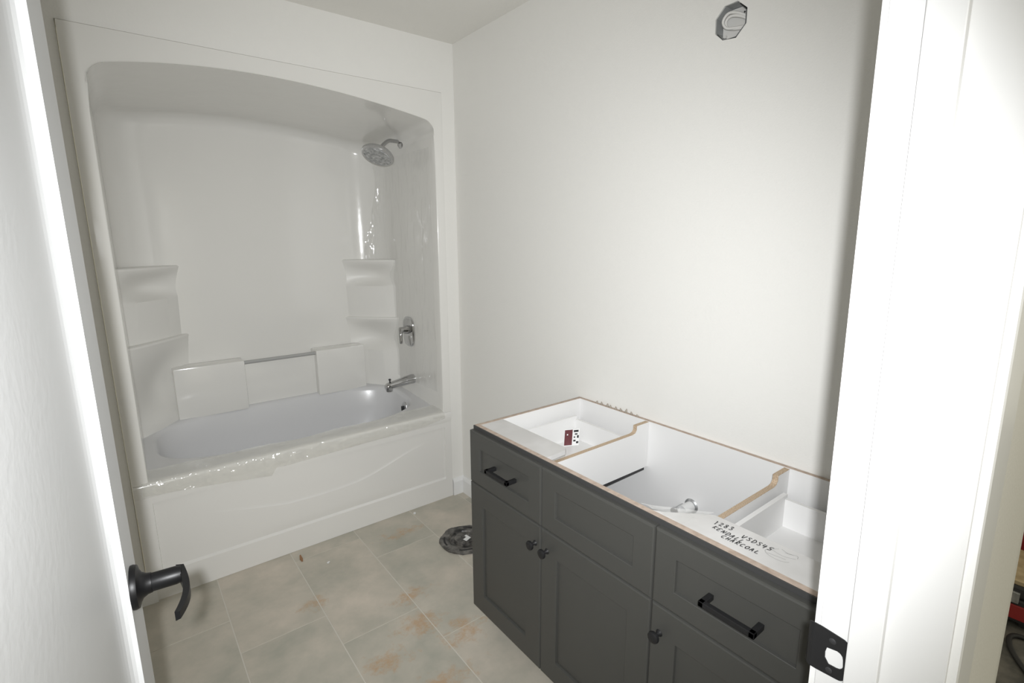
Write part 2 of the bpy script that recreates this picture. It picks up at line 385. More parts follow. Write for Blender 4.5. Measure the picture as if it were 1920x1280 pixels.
for k in range(7):
    a = k / 6 * PI * .55; r = .008
    yy = -2.281 + r * math.sin(a) * 1.1; xx = x + r * (1 - math.cos(a)); sh = 0.010 * (k / 6) ** 2
    lip.append([bm.verts.new((xx + e, yy, zz)) for e in (0, .0014) for zz in (.968 + sh, 1.034 - sh)])
for a, b in zip(lip, lip[1:]):
    bm.faces.new((a[0], a[1], b[1], b[0])); bm.faces.new((a[2], b[2], b[3], a[3])); bm.faces.new((a[0], b[0], b[2], a[2])); bm.faces.new((a[1], a[3], b[3], b[1]))
bm.faces.new((lip[0][0], lip[0][2], lip[0][3], lip[0][1])); bm.faces.new((lip[-1][0], lip[-1][1], lip[-1][3], lip[-1][2]))
obj('lip', bm, 'blackm', st, smooth=60)
for zz in (1.021, .977):
    sb = nb(); lathe(sb, (x, -2.3035, zz), (-1, 0, 0), [(.0042, -.0008), (.0042, .0004), (.003, .0010)], 14); obj('screw', sb, 'dark', st, smooth=40)
    sb = nb(); box(sb, x - .0013, x - .0008, -2.3062, -2.3008, zz - .0006, zz + .0006); obj('screw_slot', sb, 'dark', st)

# ------------------------------------------------------------------ tub / shower unit
ax_ = [-1.60, -1.548, -1.494, -1.397, -1.313, -1.132, -.932, -.709, -.456, -.288, -.199, -.11]
az_ = [2.140, 2.158, 2.168, 2.186, 2.198, 2.213, 2.218, 2.212, 2.183, 2.16, 2.147, 2.130]
apoly = np.polyfit(ax_, az_, 4)
def arch(x): return float(np.polyval(apoly, x))
YB = .76; XR, XW = -.130, -1.548
RC = .062
def ceilz(x, y, d=0.0):
    z = arch(x) - .040 * y / YB
    return z - (RC - math.sqrt(max(0, RC * RC - (RC - min(d, RC)) ** 2)))
def deckz(y): return .540 + .062 * max(0, min(1, y / YB))
def upath(t):
    """plan of the surround, t 0..1 from the right front edge round the back to the left front edge"""
    L1 = .56; R = .2; L2 = 1.0 + .018; tot = 2 * L1 + 2 * R * PI / 2 + L2; s = t * tot
    if s < L1: return (XR - .010 * s / L1, s)
    s -= L1
    if s < R * PI / 2: a = s / R; return (XR - .010 - R + R * math.cos(a), L1 + R * math.sin(a))
    s -= R * PI / 2
    x1 = XR - .010 - R; x2 = XW + .010 + R
    if s < L2: return (x1 + (x2 - x1) * s / L2, YB)
    s -= L2
    if s < R * PI / 2: a = s / R; return (x2 - R * math.sin(a), L1 + R * math.cos(a))
    s -= R * PI / 2
    return (XW + .010 - .010 * s / L1, L1 - s)
sur = thing('shower_surround', 'glossy white moulded shower wall surround with an arched top', 'shower surround', (-.84, .40, .54))
bm = nb(); NT, NZ = 96, 16
U = [upath(i / NT) for i in range(NT + 1)]; U[-1] = (XW, 0)
W_ = [[bm.verts.new((x, y, deckz(y) + (ceilz(x, y) - deckz(y)) * k / NZ)) for k in range(NZ + 1)] for x, y in U]
for i in range(NT):
    for k in range(NZ): bm.faces.new((W_[i][k], W_[i + 1][k], W_[i + 1][k + 1], W_[i][k + 1]))
NC = 18; Cl = []
def wdist(x, y):
    best = 9
    for (a, b), (c, e) in zip(U, U[1:]):
        p = Vector((x - a, y - b)); q = Vector((c - a, e - b)); t = max(0, min(1, p.dot(q) / q.length_squared)); best = min(best, (p - q * t).length)
    return best
for i in range(NT + 1):
    u = i / NT; u = .55 * u + .45 * (3 * u * u - 2 * u ** 3); fx = XR + (XW - XR) * u; x, y = U[i]; row = [W_[i][NZ]]
    if i in (0, NT): Cl.append([W_[i][NZ]] * (NC + 1)); continue
    for k in range(1, NC + 1):
        t = (k / NC) ** 1.9; xx = x + (fx - x) * t; yy = y * (1 - t); row.append(bm.verts.new((xx, yy, ceilz(xx, yy, wdist(xx, yy)))))
    Cl.append(row)
for i in range(NT):
    for k in range(NC):
        f = []
        for v in (Cl[i][k], Cl[i][k + 1], Cl[i + 1][k + 1], Cl[i + 1][k]):
            if v not in f: f.append(v)
        if len(f) > 2: bm.faces.new(f)
loop = [W_[0][k] for k in range(NZ)] + [Cl[i][NC] for i in range(NT + 1)] + [W_[NT][k] for k in range(NZ - 1, -1, -1)]
def outerpt(j):
    n = len(loop)
    if j < NZ: return (UX1, .54 + (UZ - .54) * j / NZ)
    if j <= NZ + NT: return (UX1 + (UX0 - UX1) * (j - NZ) / NT, UZ)
    return (UX0, .54 + (UZ - .54) * (n - 1 - j) / NZ)
FY = -.010
O1 = [];
for j, v in enumerate(loop):
    ox, oz = outerpt(j); O1.append(bm.verts.new((ox, FY, oz)))
for v in loop: v.co.y = FY
for j in range(len(loop) - 1): bm.faces.new((loop[j], loop[j + 1], O1[j + 1], O1[j]))
O2 = [bm.verts.new((v.co.x, .02, v.co.z)) for v in O1]
for j in range(len(loop) - 1): bm.faces.new((O1[j], O1[j + 1], O2[j + 1], O2[j]))
fe = [e for e in bm.edges if e.is_valid and len(e.link_faces) == 2 and abs(e.verts[0].co.y - FY) < 1e-4 and abs(e.verts[1].co.y - FY) < 1e-4 and abs(e.link_faces[0].normal.y) + abs(e.link_faces[1].normal.y) < 5]
bm.normal_update()
fe = [e for e in fe if e.calc_face_angle(0) > .6 and not all(abs(v.co.x - UX0) < .002 or abs(v.co.x - UX1) < .002 or abs(v.co.z - UZ) < .002 for v in e.verts)]
bmesh.ops.bevel(bm, geom=fe, offset=.018, segments=4, affect='EDGES', profile=.5, clamp_overlap=True)
obj('surround_shell', bm, 'acryl', sur, smooth=60)

def corner_shelf(name, right, z, ex, ey, drop, floor_s, scoop, deep, n=18):
    """moulded corner shelf whose front scoops back into the corner"""
    cx = XR + .006 if right else XW - .006; cy = YB + .006; sg = -1 if right else 1
    a = Vector((cx + sg * ex, cy)); b = Vector((cx, cy - ey)); c = Vector((cx, cy))
    def curve(s, zz, sm=None):
        out = []
        for k in range(n + 1):
            t = k / n; p = a.lerp(b, t); p = p + (Vector((c.x + sg * .05, c.y - .05)) - p) * (-.10 * math.sin(t * PI)) * 1.0
            ss = s if sm is None else s + (sm - s) * math.sin(t * PI) ** .8
            q = c + (p - c) * ss; out.append(bm.verts.new((q.x, q.y, zz)))
        return out
    bm = nb(); rings = [curve(.955, z), curve(.985, z - .002), curve(1.0, z - .008), curve(.99, z - .015)]
    for k in range(1, 17):
        t = k / 16; dip = math.sin(t ** 1.25 * PI); e = .985 + (floor_s - .985) * t
        rings.append(curve(e, z - .018 - scoop * t, e - deep * dip))
    rings.append(curve(floor_s * .98, z - .018 - drop))
    cv = bm.verts.new((c.x, c.y, z)); cb = bm.verts.new((c.x, c.y, z - .018 - drop))
    for r0, r1 in zip(rings, rings[1:]):
        for k in range(n): bm.faces.new((r0[k], r0[k + 1], r1[k + 1], r1[k]))
    bm.faces.new(rings[0] + [cv]); bm.faces.new(rings[-1][::-1] + [cb])
    return obj(name, bm, 'acryl_soft', sur, smooth=50)
corner_shelf('corner_shelf', True, 1.412, .275, .26, .36, .94, .15, .34)
corner_shelf('corner_shelf', True, 1.045, .275, .27, .46, .93, .20, .34)
corner_shelf('corner_shelf', False, 1.408, .285, .28, .36, .92, .15, .34)
corner_shelf('corner_shelf', False, 1.038, .290, .32, .45, .92, .40, .34)
def ledge(x0, x1):
    bm = nb(); box(bm, x0, x1, .645, YB + .005, .585, .868, .008); return obj('ledge', bm, 'acryl', sur, smooth=40)
ledge(-1.372, -1.030); ledge(-.632, -.325)
bm = nb(); box(bm, -1.035, -.627, .690, YB + .005, .585, .842, .006); obj('recess_panel', bm, 'acryl', sur, smooth=40)
bm = nb(); tube(bm, [(-1.03, .668, .852), (-.632, .668, .852)], .0105, 14); obj('towel_bar', bm, 'bar', sur, smooth=40)

# bathtub: deck, basin, apron
tub = thing('bathtub', 'white acrylic alcove bathtub with a panelled apron front', 'bathtub', (-.84, .38, 0))
bm = nb(); NB = 72
def sup(k, cx, cy, rx, ry, p):
    a = 2 * PI * k / NB; c, s = math.cos(a), math.sin(a)
    return cx + rx * abs(c) ** (2 / p) * (1 if c > 0 else -1), cy + ry * abs(s) ** (2 / p) * (1 if s > 0 else -1)
rings = []
def rect_ring(x0, x1, y0, y1, zf, p=40):
    out = []
    for k in range(NB):
        a = 2 * PI * k / NB; x, y = sup(k, (x0 + x1) / 2, (y0 + y1) / 2, (x1 - x0) / 2, (y1 - y0) / 2, p); out.append(bm.verts.new((x, y, zf(y))))
    return out
rings.append(rect_ring(UX0 + .001, UX1 - .001, -.004, YB + .02, lambda y: deckz(y) - .001))
cx, cy = -.845, .365
for rx, ry, dz, p in ((.668, .295, 0, 3.2), (.660, .288, -.003, 3.2), (.652, .280, -.010, 3.2), (.645, .274, -.022, 3.2), (.63, .262, -.10, 3.2), (.605, .245, -.22, 3.1), (.575, .225, -.33, 3.0), (.53, .195, -.385, 2.8), (.45, .15, -.405, 2.6), (.2, .07, -.412, 2.2)):
    out = []
    for k in range(NB):
        x, y = sup(k, cx, cy + (.02 if dz > -.3 else 0), rx, ry, p); out.append(bm.verts.new((x, y, deckz(y) + dz if dz > -.05 else .555 + dz)))
    rings.append(out)
for a, b in zip(rings, rings[1:]):
    for k in range(NB): bm.faces.new((a[k], a[(k + 1) % NB], b[(k + 1) % NB], b[k]))
bm.faces.new(rings[-1])
obj('basin', bm, 'basin', tub, smooth=60)
# apron: rolled rim edge, frame and recessed panel with a curved swoosh crease
bm = nb()
prof = [(.02, .541), (.004, .541), (-.006, .5395), (-.0115, .534), (-.0135, .524), (-.0135, .500), (-.012, .486), (-.010, .478)]
A = [bm.verts.new((UX0 + .001, y, z)) for y, z in prof]; B = [bm.verts.new((UX1 - .001, y, z)) for y, z in prof]
for i in range(len(prof) - 1): bm.faces.new((A[i], A[i + 1], B[i + 1], B[i]))
px0, px1, pz0, pz1 = -1.545, -.124, .122, .448
def R4(x0, x1, z0, z1, y): return [bm.verts.new((x0, y, z0)), bm.verts.new((x1, y, z0)), bm.verts.new((x1, y, z1)), bm.verts.new((x0, y, z1))]
o = R4(UX0 + .001, UX1 - .001, .001, .478, -.010); i1 = R4(px0, px1, pz0, pz1, -.010); i2 = R4(px0 + .002, px1 - .002, pz0 + .010, pz1 - .003, -.001)
for a, b in ((o, i1), (i1, i2)):
    for k in range(4): bm.faces.new((a[k], a[(k + 1) % 4], b[(k + 1) % 4], b[k]))
# sides so that the apron has thickness
for (xx, s) in ((UX0 + .001, 1), (UX1 - .001, -1)):
    bm.faces.new([bm.verts.new(v) for v in ((xx, -.010, .001), (xx, .03, .001), (xx, .03, .53), (xx, -.010, .478))])
# panel field as a grid with the crease
NX, NZp = 90, 26
def crease(x): return float(np.interp(x, [-1.6, -1.35, -1.2, -1.015, -.863, -.76, -.66, -.58, -.496, -.43, -.368, -.30, -.12], [.34, .332, .30, .266, .262, .264, .272, .288, .314, .336, .356, .372, .40]))
G = []
for i in range(NX + 1):
    x = px0 + .002 + (px1 - px0 - .004) * i / NX; cz = crease(x); col = []
    zs = list(np.linspace(pz0 + .010, cz - .006, 10)) + [cz - .003, cz, cz + .004] + list(np.linspace(cz + .012, pz1 - .003, 8))
    fade = max(0, min(1, (x + 1.35) / .3)) * max(0, min(1, (-.22 - x) / .2))
    for zz in zs:
        h = .0045 * fade * (1 if zz <= cz - .003 + 1e-6 else (.55 if zz <= cz + 1e-6 else (.12 if zz <= cz + .004 + 1e-6 else 0)))
        edge = min(1, (zz - pz0 - .010) / .03)
        col.append(bm.verts.new((x, -.001 - h * edge, zz)))
    G.append(col)
for a, b in zip(G, G[1:]):
    for k in range(len(a) - 1): bm.faces.new((a[k], b[k], b[k + 1], a[k + 1]))
obj('apron', bm, 'acryl_tub', tub, smooth=35)
bm = nb(); lathe(bm, (-.205, .335, .500), (-1, 0, .12), [(.034, -.01), (.034, .004), (.031, .010), (.012, .012)], 24); obj('overflow_cover', bm, 'chromew', tub, smooth=40)
bm = nb(); box(bm, -.232, -.216, .327, .343, .480, .510, .003); obj('overflow_lever', bm, 'dark', tub)

# plumbing trim on the right side wall of the surround
def ellipse_plate(bm, o, n, uy, ru, rv, t, p=2.6, seg=28):
    o, n, u = Vector(o), Vector(n).normalized(), Vector(uy).normalized(); v = n.cross(u); rings = []
    for sc, h in ((1, 0), (1, t * .5), (.96, t * .9), (.88, t)):
        r = []
        for k in range(seg):
            a = 2 * PI * k / seg; c, s = math.cos(a), math.sin(a)
            r.append(bm.verts.new(o + n * h + u * ru * sc * abs(c) ** (2 / p) * (1 if c > 0 else -1) + v * rv * sc * abs(s) ** (2 / p) * (1 if s > 0 else -1)))
        rings.append(r)
    for a, b in zip(rings, rings[1:]):
        for k in range(seg): bm.faces.new((a[k], a[(k + 1) % seg], b[(k + 1) % seg], b[k]))
    bm.faces.new(rings[0][::-1]); bm.faces.new(rings[-1]); return bm
XS = -.137
sh = thing('wall_shower', 'chrome shower head still wrapped in film on a bent wall arm', 'shower head', (XS, .375, 2.10))
bm = nb(); lathe(bm, (XS, .375, 2.092), (-1, 0, 0), [(.036, -.002), (.036, .002), (.030, .007), (.014, .010)], 24); obj('arm_flange', bm, 'chrome', sh, smooth=40)
bm = nb(); tube(bm, smooth_path([(XS, .375, 2.092), (-.19, .373, 2.094), (-.215, .371, 2.090), (-.240, .368, 2.074), (-.262, .365, 2.052)], 5), .0105, 14); obj('arm', bm, 'chrome', sh, smooth=True)
hn = Vector((-.42, -.22, -.88)).normalized(); hc = Vector((-.276, .362, 2.036))
bm = nb(); lathe(bm, hc - hn * .022, hn, [(.013, 0), (.016, .008), (.016, .018), (.020, .022), (.050, .030), (.080, .040), (.091, .052), (.092, .064), (.086, .070), (.060, .071)], 36, u=(.9, 0, -.43), sx=1.0); hd_ = obj('head', bm, 'chromew', sh, smooth=40)
bm = nb(); lathe(bm, hc - hn * .022, hn, [(.078, .0705), (.076, .0735), (.020, .0745)], 36, u=(.9, 0, -.43)); obj('spray_face', bm, mat('spray_face_film', (.34, .345, .34), .3, bump=(70, .012, 3), var=(60, (.32, .325, .325), (.60, .60, .595), 3)), hd_, smooth=40)

va = thing('shower_valve', 'chrome shower mixing valve with an oblong plate and lever', 'valve', (XS, .375, .93))
bm = nb(); ellipse_plate(bm, (XS, .372, .972), (-1, 0, 0), (0, 0, 1), .094, .068, .010, 3.2); obj('escutcheon', bm, 'chrome', va, smooth=40)
bm = nb(); lathe(bm, (XS, .372, .985), (-1, 0, 0), [(.028, .006), (.026, .03), (.020, .040), (.020, .062), (.012, .066)], 22); obj('valve_stem', bm, 'chrome', va, smooth=40)
bm = nb(); tube(bm, smooth_path([(XS - .056, .372, 1.000), (XS - .062, .366, .985), (XS - .066, .358, .955), (XS - .068, .352, .905)], 4), [.012] * 5 + [.0115] * 4 + [.010] * 3 + [.008], 12); obj('lever_handle', bm, 'chrome', va, smooth=True)

spt = thing('tub_spout', 'chrome tub spout with a diverter knob above the basin end', 'spout', (XS, .345, .66))
bm = nb(); rings = []
for x, zc, rh, rw in ((-.135, .672, .030, .029), (-.150, .672, .030, .029), (-.20, .668, .027, .026), (-.26, .660, .023, .024), (-.30, .655, .021, .023), (-.318, .651, .020, .022), (-.325, .648, .014, .016)):
    rings.append([bm.verts.new((x, .345 + rw * math.cos(2 * PI * k / 20), zc + rh * math.sin(2 * PI * k / 20))) for k in range(20)])
for a, b in zip(rings, rings[1:]):
    for k in range(20): bm.faces.new((a[k], a[(k + 1) % 20], b[(k + 1) % 20], b[k]))
bm.faces.new(rings[0]); bm.faces.new(rings[-1]); obj('spout_body', bm, 'chrome', spt, smooth=50)
bm = nb(); lathe(bm, (-.302, .345, .655), (0, 0, -1), [(.020, 0), (.021, .026), (.019, .034), (.012, .034)], 18); obj('outlet', bm, 'chrome', spt, smooth=40)
bm = nb(); lathe(bm, (-.296, .345, .672), (0, 0, 1), [(.004, 0), (.004, .016), (.0075, .018), (.0075, .024), (.004, .026)], 12); obj('diverter_knob', bm, 'dark', spt, smooth=40)

# clear protective film left on the tub rim and on the right end of the surround
bm = nb(); NX, NV = 120, 16; rows = []
xs = np.linspace(-1.572, -.128, NX + 1)
def hang(x):   # how far the sheet hangs over the front
    return float(np.interp(x, [-1.572, -1.40, -1.20, -1.075, -1.060, -1.0, -.8, -.6, -.4, -.25, -.128], [.030, .045, .068, .085, .050, .052, .046, .040, .036, .030, .012]))
for i, x in enumerate(xs):
    col = []; inner = .085 + .035 * abs((x + .84) / .72) ** 2 + .02 * noise.noise((x * 5, 3, 0)); hg = hang(x)
    for k in range(NV + 1):
        t = k / NV; wv = .0032 + .0040 * abs(noise.noise((x * 11, t * 5, 1.7))) + .0025 * abs(noise.noise((x * 34, t * 7, 4.2)))
        if t < .5:
            y = inner * (1 - t / .5) - .006 * (t / .5); z = deckz(max(y, 0)) + wv * (.5 + 1.2 * (1 - abs(t - .3)))
        else:
            q = (t - .5) / .5; d = q * (hg + .02); a = min(1, d / .02) * PI / 2
            y = -.006 - .011 * math.sin(a) - wv; z = .541 - .019 * (1 - math.cos(a)) - max(0, d - .02) + wv * (1 - q)
        col.append(bm.verts.new((x, y, z)))
    rows.append(col)
for a, b in zip(rows, rows[1:]):
    for k in range(NV): bm.faces.new((a[k], b[k], b[k + 1], a[k + 1]))
f1 = obj('protective_film', bm, 'film_rim', None, smooth=True, base=(-.84, 0, .47))
tag(f1, 'wrinkled clear plastic film draped over the front rim of the bathtub', 'plastic film')
bm = nb(); NU, NV = 70, 90; rows = []
for i in range(NU + 1):
    t = .012 + .375 * i / NU; x, y = upath(t); x2, y2 = upath(t + .004); nx, ny = Vector((-(y2 - y), x2 - x)).normalized(); col = []
    for k in range(NV + 1):
        z = .66 + 1.36 * k / NV
        lim = .26 + .05 * noise.noise((z * 2.4, 0, 0)) + .05 * max(0, 1.0 - z)
        ft = min(1.0, t / max(lim, .05)) if i == NU else 1
        off = .006 + .012 * abs(noise.noise((t * 22, z * 2.2, .5))) + .006 * abs(noise.noise((t * 60, z * 6, 2.5)))
        tt = .012 + (lim - .012) * i / NU; x, y = upath(tt); x2, y2 = upath(tt + .004); d = Vector((-(y2 - y), x2 - x)).normalized()
        curl = .014 * max(0, (i - NU + 4) / 4) * (1 + noise.noise((z * 7, 9, 0)))
        col.append(bm.verts.new((x + d.x * (off + curl), y + d.y * (off + curl), z)))
    rows.append(col)
for a, b in zip(rows, rows[1:]):
    for k in range(NV): bm.faces.new((a[k], b[k], b[k + 1], a[k + 1]))
f2 = obj('protective_film', bm, 'film', None, smooth=True, base=(-.2, .6, .66))
tag(f2, 'clear wrinkled film hanging on the surround corner behind the shower head', 'plastic film')

# ------------------------------------------------------------------ vanity cabinet without its top
van = thing('vanity_cabinet', 'charcoal shaker vanity cabinet still open at the top', 'cabinet', (-.29, (VY0 + VY1) / 2, 0))
XF, XD, ZT = -.560, -.581, .856       # carcass front, door front, carcass top
Y12, Y23 = -1.393, -1.819             # joints between the three bays
PT = .016
def vb(name, d, m='mel', bev=0.0): return boxo(name, d, m, van, bev)
def board_edge(name, d, m='chippale'): return boxo(name, d, m, van)
for (a, b) in ((VY0 - PT, VY0), (VY1, VY1 + PT)):
    bm = nb(); prism(bm, [(x, a, z) for x, z in ((-.50, 0), (-.002, 0), (-.002, ZT - .0015), (XF, ZT - .0015), (XF, .104), (-.50, .104))], (0, 1, 0), b - a); obj('side_panel', bm, 'mel', van)
    board_edge('side_panel_edge', (XF + .014, -.002, a + .0005, b - .0005, ZT - .0015, ZT))
bm = nb(); prism(bm, [(x, VY0 - .0002, z) for x, z in ((-.50, 0), (-.002, 0), (-.002, ZT - .001), (XF, ZT - .001), (XF, .104), (-.50, .104))], (0, 1, 0), .0027); obj('side_skin', bm, 'char', van)
vb('back_panel', (-.015, -.002, VY1 + PT, VY0 - PT, .10, ZT - .0015))
board_edge('back_panel_edge', (-.0145, -.002, VY1 + PT, VY0 - PT, ZT - .0015, ZT + .0002))
vb('bottom_panel', (XF, -.015, VY1 + PT, VY0 - PT, .105, .121))
vb('toe_kick', (-.50, -.485, VY1 + PT, VY0 - PT, 0, .104), 'charedge')
# front rail: raw top edge, charcoal front lip
vb('front_rail', (XF + .002, XF + .020, VY1 + PT, VY0 - PT, .800, ZT - .001), 'mel')
board_edge('front_rail_edge', (XF + .003, XF + .020, VY1, VY0, ZT - .001, ZT + .0006))
vb('front_lip', (XF - .0005, XF + .003, VY1, VY0, .104, ZT), 'charedge')
# partitions cut down in front of a raised tongue at the back
for yc in (-1.3595, -1.877):
    bm = nb()
    side = [(-.535, .672), (-.016, .672), (-.016, .852), (-.086, .852), (-.086, .836), (-.094, .826), (-.108, .8225), (-.535, .8225)]
    prism(bm, [(x, yc - PT / 2, z) for x, z in side], (0, 1, 0), PT); pa = obj('partition', bm, 'mel', van)
    bm = nb(); e = .0012
    for (p, q) in (((-.016, .852), (-.086, .852)), ((-.086, .852), (-.086, .836)), ((-.086, .836), (-.094, .826)), ((-.094, .826), (-.108, .8225)), ((-.108, .8225), (-.535, .8225))):
        n = Vector((-(q[1] - p[1]), q[0] - p[0])).normalized(); n = n if (n.y > .1 or n.x < -.5) else -n
        prism(bm, [(p[0], yc - PT / 2, p[1]), (q[0], yc - PT / 2, q[1]), (q[0] + n.x * e, yc - PT / 2, q[1] + n.y * e), (p[0] + n.x * e, yc - PT / 2, p[1] + n.y * e)], (0, 1, 0), PT)
    obj('partition_edge', bm, 'chip', pa)
    boxo('drawer_runner', (-.52, -.03, yc - .007, yc + .006, .661, .671), 'dark', pa)
# stretchers over the side bays; the right one carries the maker's handwriting
bm = nb(); prism(bm, [(x, y, ZT - .016) for x, y in ((XF + .020, VY0 - PT), (-.436, VY0 - PT), (-.436, -1.352), (-.452, -1.366), (XF + .020, -1.372))], (0, 0, 1), .0155); obj('stretcher', bm, 'melg', van)
bm = nb(); prism(bm, [(x, y, ZT - .016) for x, y in ((XF + .020, -1.775), (-.525, -1.800), (-.445, -1.880), (-.436, -1.892), (-.436, VY1 + PT), (XF + .020, VY1 + PT))], (0, 0, 1), .0155); stR = obj('stretcher', bm, 'melg', van)

# shaker fronts
def shaker(name, y0, y1, z0, z1, fy, fz, rec=.008):
    """five-piece front facing -X between y0 > y1"""
    bm = nb(); g = .0016; y0 -= g; y1 += g; z0 += g; z1 -= g
    def ring(x, iy, iz): return [bm.verts.new((x, y, z)) for y, z in ((y0 - iy, z0 + iz), (y1 + iy, z0 + iz), (y1 + iy, z1 - iz), (y0 - iy, z1 - iz))]
    rs = [ring(XF - .001, 0, 0), ring(XD + .0055, 0, 0), ring(XD + .0016, .0014, .0014), ring(XD, .005, .005), ring(XD, fy, fz), ring(XD + .001, fy + .0012, fz + .0012), ring(XD + rec, fy + .0022, fz + .0022)]
    for a, b in zip(rs, rs[1:]):
        for k in range(4): bm.faces.new((a[k], a[(k + 1) % 4], b[(k + 1) % 4], b[k]))
    bm.faces.new(rs[0][::-1]); bm.faces.new(rs[-1]); return obj(name, bm, 'char', van)
ZG, ZB, ZTOP = .6395, .104, .8445
d1 = shaker('drawer', VY0, Y12, ZG, ZTOP, .060, .056); d2 = shaker('false_front', Y12, Y23, ZG, ZTOP, .062, .056); d3 = shaker('drawer', Y23, VY1, ZG, ZTOP, .060, .056)
c1 = shaker('cabinet_door', VY0, Y12, ZB, ZG, .075, .078); c2 = shaker('cabinet_door', Y12, Y23, ZB, ZG, .072, .078); c3 = shaker('cabinet_door', Y23, VY1, ZB, ZG, .072, .078)
def pull(parent, yc, zc):
    bm = nb(); l = .064; r = .0066; xo = XD - .030; xi = XD + .0075
    for s in (-1, 1):
        y = yc + s * (l - r); box(bm, xo - r, xi, y - r, y + r, zc - r, zc + r, .0018)
    box(bm, xo - r, xo + r, yc - l, yc + l, zc - r, zc + r, .0018)
    p = obj('pull_handle', bm, 'blackm', parent); p['label'] = 'matt black bar pull'
pull(d1, -1.197, .742); pull(d3, -2.030, .741)
def knob(parent, y, z):
    bm = nb(); lathe(bm, (XD, y, z), (-1, 0, 0), [(.0095, 0), (.0085, .0025), (.0055, .006), (.005, .014), (.008, .017), (.0145, .0195), (.0155, .0225), (.0145, .0275), (.011, .0295), (.004, .030)], 20)
    k = obj('knob', bm, 'blackm', parent, smooth=40); k['label'] = 'round matt black knob'
knob(c1, -1.366, .569); knob(c2, -1.424, .569); knob(c3, -1.848, .563)
# drawer boxes seen through the open top
def drawer_box(parent, y0, y1):
    xb, xf, zt, zb, t = -.072, -.545, .800, .690, .013
    bm = nb()
    box(bm, xf, xb, y0 - t, y0, zb, zt); box(bm, xf, xb, y1, y1 + t, zb, zt); box(bm, xb - t, xb, y1 + t, y0 - t, zb, zt - .012); box(bm, xf, xf + t, y1 + t, y0 - t, zb, zt - .02)
    box(bm, xf + t, xb - t, y1 + t, y0 - t, zb + .006, zb + .012)
    b = obj('drawer_box', bm, 'mel', parent)
drawer_box(d1, -1.030, -1.338); drawer_box(d3, -1.897, -2.190)

# handwriting on the right stretcher (strokes in the plane of the board)
GL = {'1': [[(.3, .85), (.45, 1), (.35, 0)]], '2': [[(.1, .8), (.3, 1), (.6, .9), (.55, .65), (.1, .1), (.25, .15), (.75, 0)]],
      '8': [[(.65, .85), (.4, 1), (.15, .8), (.6, .35), (.4, 0), (.1, .2), (.35, .5), (.65, .85)]], '3': [[(.1, .9), (.4, 1), (.65, .85), (.3, .55), (.65, .35), (.4, 0), (.05, .1)]],
      'V': [[(.05, 1), (.3, 0), (.75, 1)]], 'S': [[(.7, .9), (.4, 1), (.15, .8), (.6, .4), (.5, .05), (.05, .1)]], 'D': [[(.2, 1), (.12, 0)], [(.1, .98), (.5, .95), (.75, .5), (.5, .1), (.05, 0)]],
      '4': [[(.25, 1), (.05, .45), (.75, .5)], [(.6, .9), (.45, -.1)]], '5': [[(.85, 1), (.35, .95), (.25, .6), (.6, .5), (.6, .15), (.1, 0)]],
      'K': [[(.2, 1), (.1, 0)], [(.75, 1), (.15, .5), (.75, .05)]], 'E': [[(.75, .95), (.2, .95), (.1, .05), (.7, .05)], [(.15, .5), (.6, .52)]], 'N': [[(.08, 0), (.2, .95), (.55, .05), (.75, 1)]],
      'A': [[(.02, 0), (.4, 1), (.6, 0)], [(.15, .4), (.55, .42)]], 'L': [[(.25, 1), (.1, .05), (.75, .08)]], 'C': [[(.75, .85), (.45, 1), (.1, .55), (.25, .05), (.75, .15)]], 'H': [[(.2, 1), (.1, 0)], [(.7, 1), (.6, 0)], [(.15, .5), (.65, .55)]],
      'R': [[(.1, 0), (.2, 1), (.6, .9), (.55, .6), (.15, .5), (.7, 0)]], 'O': [[(.4, 1), (.1, .6), (.2, .1), (.5, 0), (.75, .4), (.65, .9), (.4, 1)]]}
ZW = ZT + .0003
def ribbon(bm, pts, wd):
    pts = smooth_path([(a, b, 0) for a, b in pts], 4); L_, R_ = [], []
    for i, p in enumerate(pts):
        d = pts[min(i + 1, len(pts) - 1)] - pts[max(i - 1, 0)]; d = d.normalized() if d.length > 1e-9 else Vector((1, 0, 0)); n = Vector((-d.y, d.x, 0)) * wd / 2
        L_.append(bm.verts.new((p.x + n.x, p.y + n.y, ZW))); R_.append(bm.verts.new((p.x - n.x, p.y - n.y, ZW)))
    for i in range(len(pts) - 1): bm.faces.new((L_[i], R_[i], R_[i + 1], L_[i + 1]))
def write(name, txt, p, q, hgt, wd=.0022, m='ink'):
    """letters on a baseline from p to q, their tops towards +X"""
    bm = nb(); p = Vector(p); q = Vector(q); n = len(txt); d = (q - p) / n; du = d.normalized(); up_ = Vector((-du.y, du.x))
    if up_.x < 0: up_ = -up_
    for i, ch in enumerate(txt):
        o_ = p + d * i
        for st_ in GL[ch]: ribbon(bm, [tuple(o_ + d * (a * .92 + b * .10) + up_ * (b * hgt)) for a, b in st_], wd)
    o_ = obj(name, bm, m, stR); o_['label'] = 'handwritten black marker: ' + txt.lower(); return o_
write('marker_writing', '1283', (-.4765, -1.909), (-.468, -1.957), .0165)
write('marker_writing', 'VSDS45', (-.480, -1.981), (-.478, -2.052), .0155)
write('marker_writing', 'KENDALL', (-.4945, -1.917), (-.499, -1.997), .0140)
write('marker_writing', 'CHARCOAL', (-.5150, -1.951), (-.5115, -2.040), .0130)
bm = nb()
for st_ in ([(-.452, -2.062), (-.458, -2.080), (-.452, -2.095), (-.462, -2.100)], [(-.456, -2.058), (-.482, -2.040), (-.497, -2.056), (-.497, -2.082), (-.488, -2.094)], [(-.470, -2.046), (-.476, -2.075), (-.466, -2.098)], [(-.460, -2.072), (-.455, -2.088)], [(-.490, -2.048), (-.484, -2.085)]):
    ribbon(bm, st_, .0007)
obj('pencil_scribble', bm, 'pencil', stR)

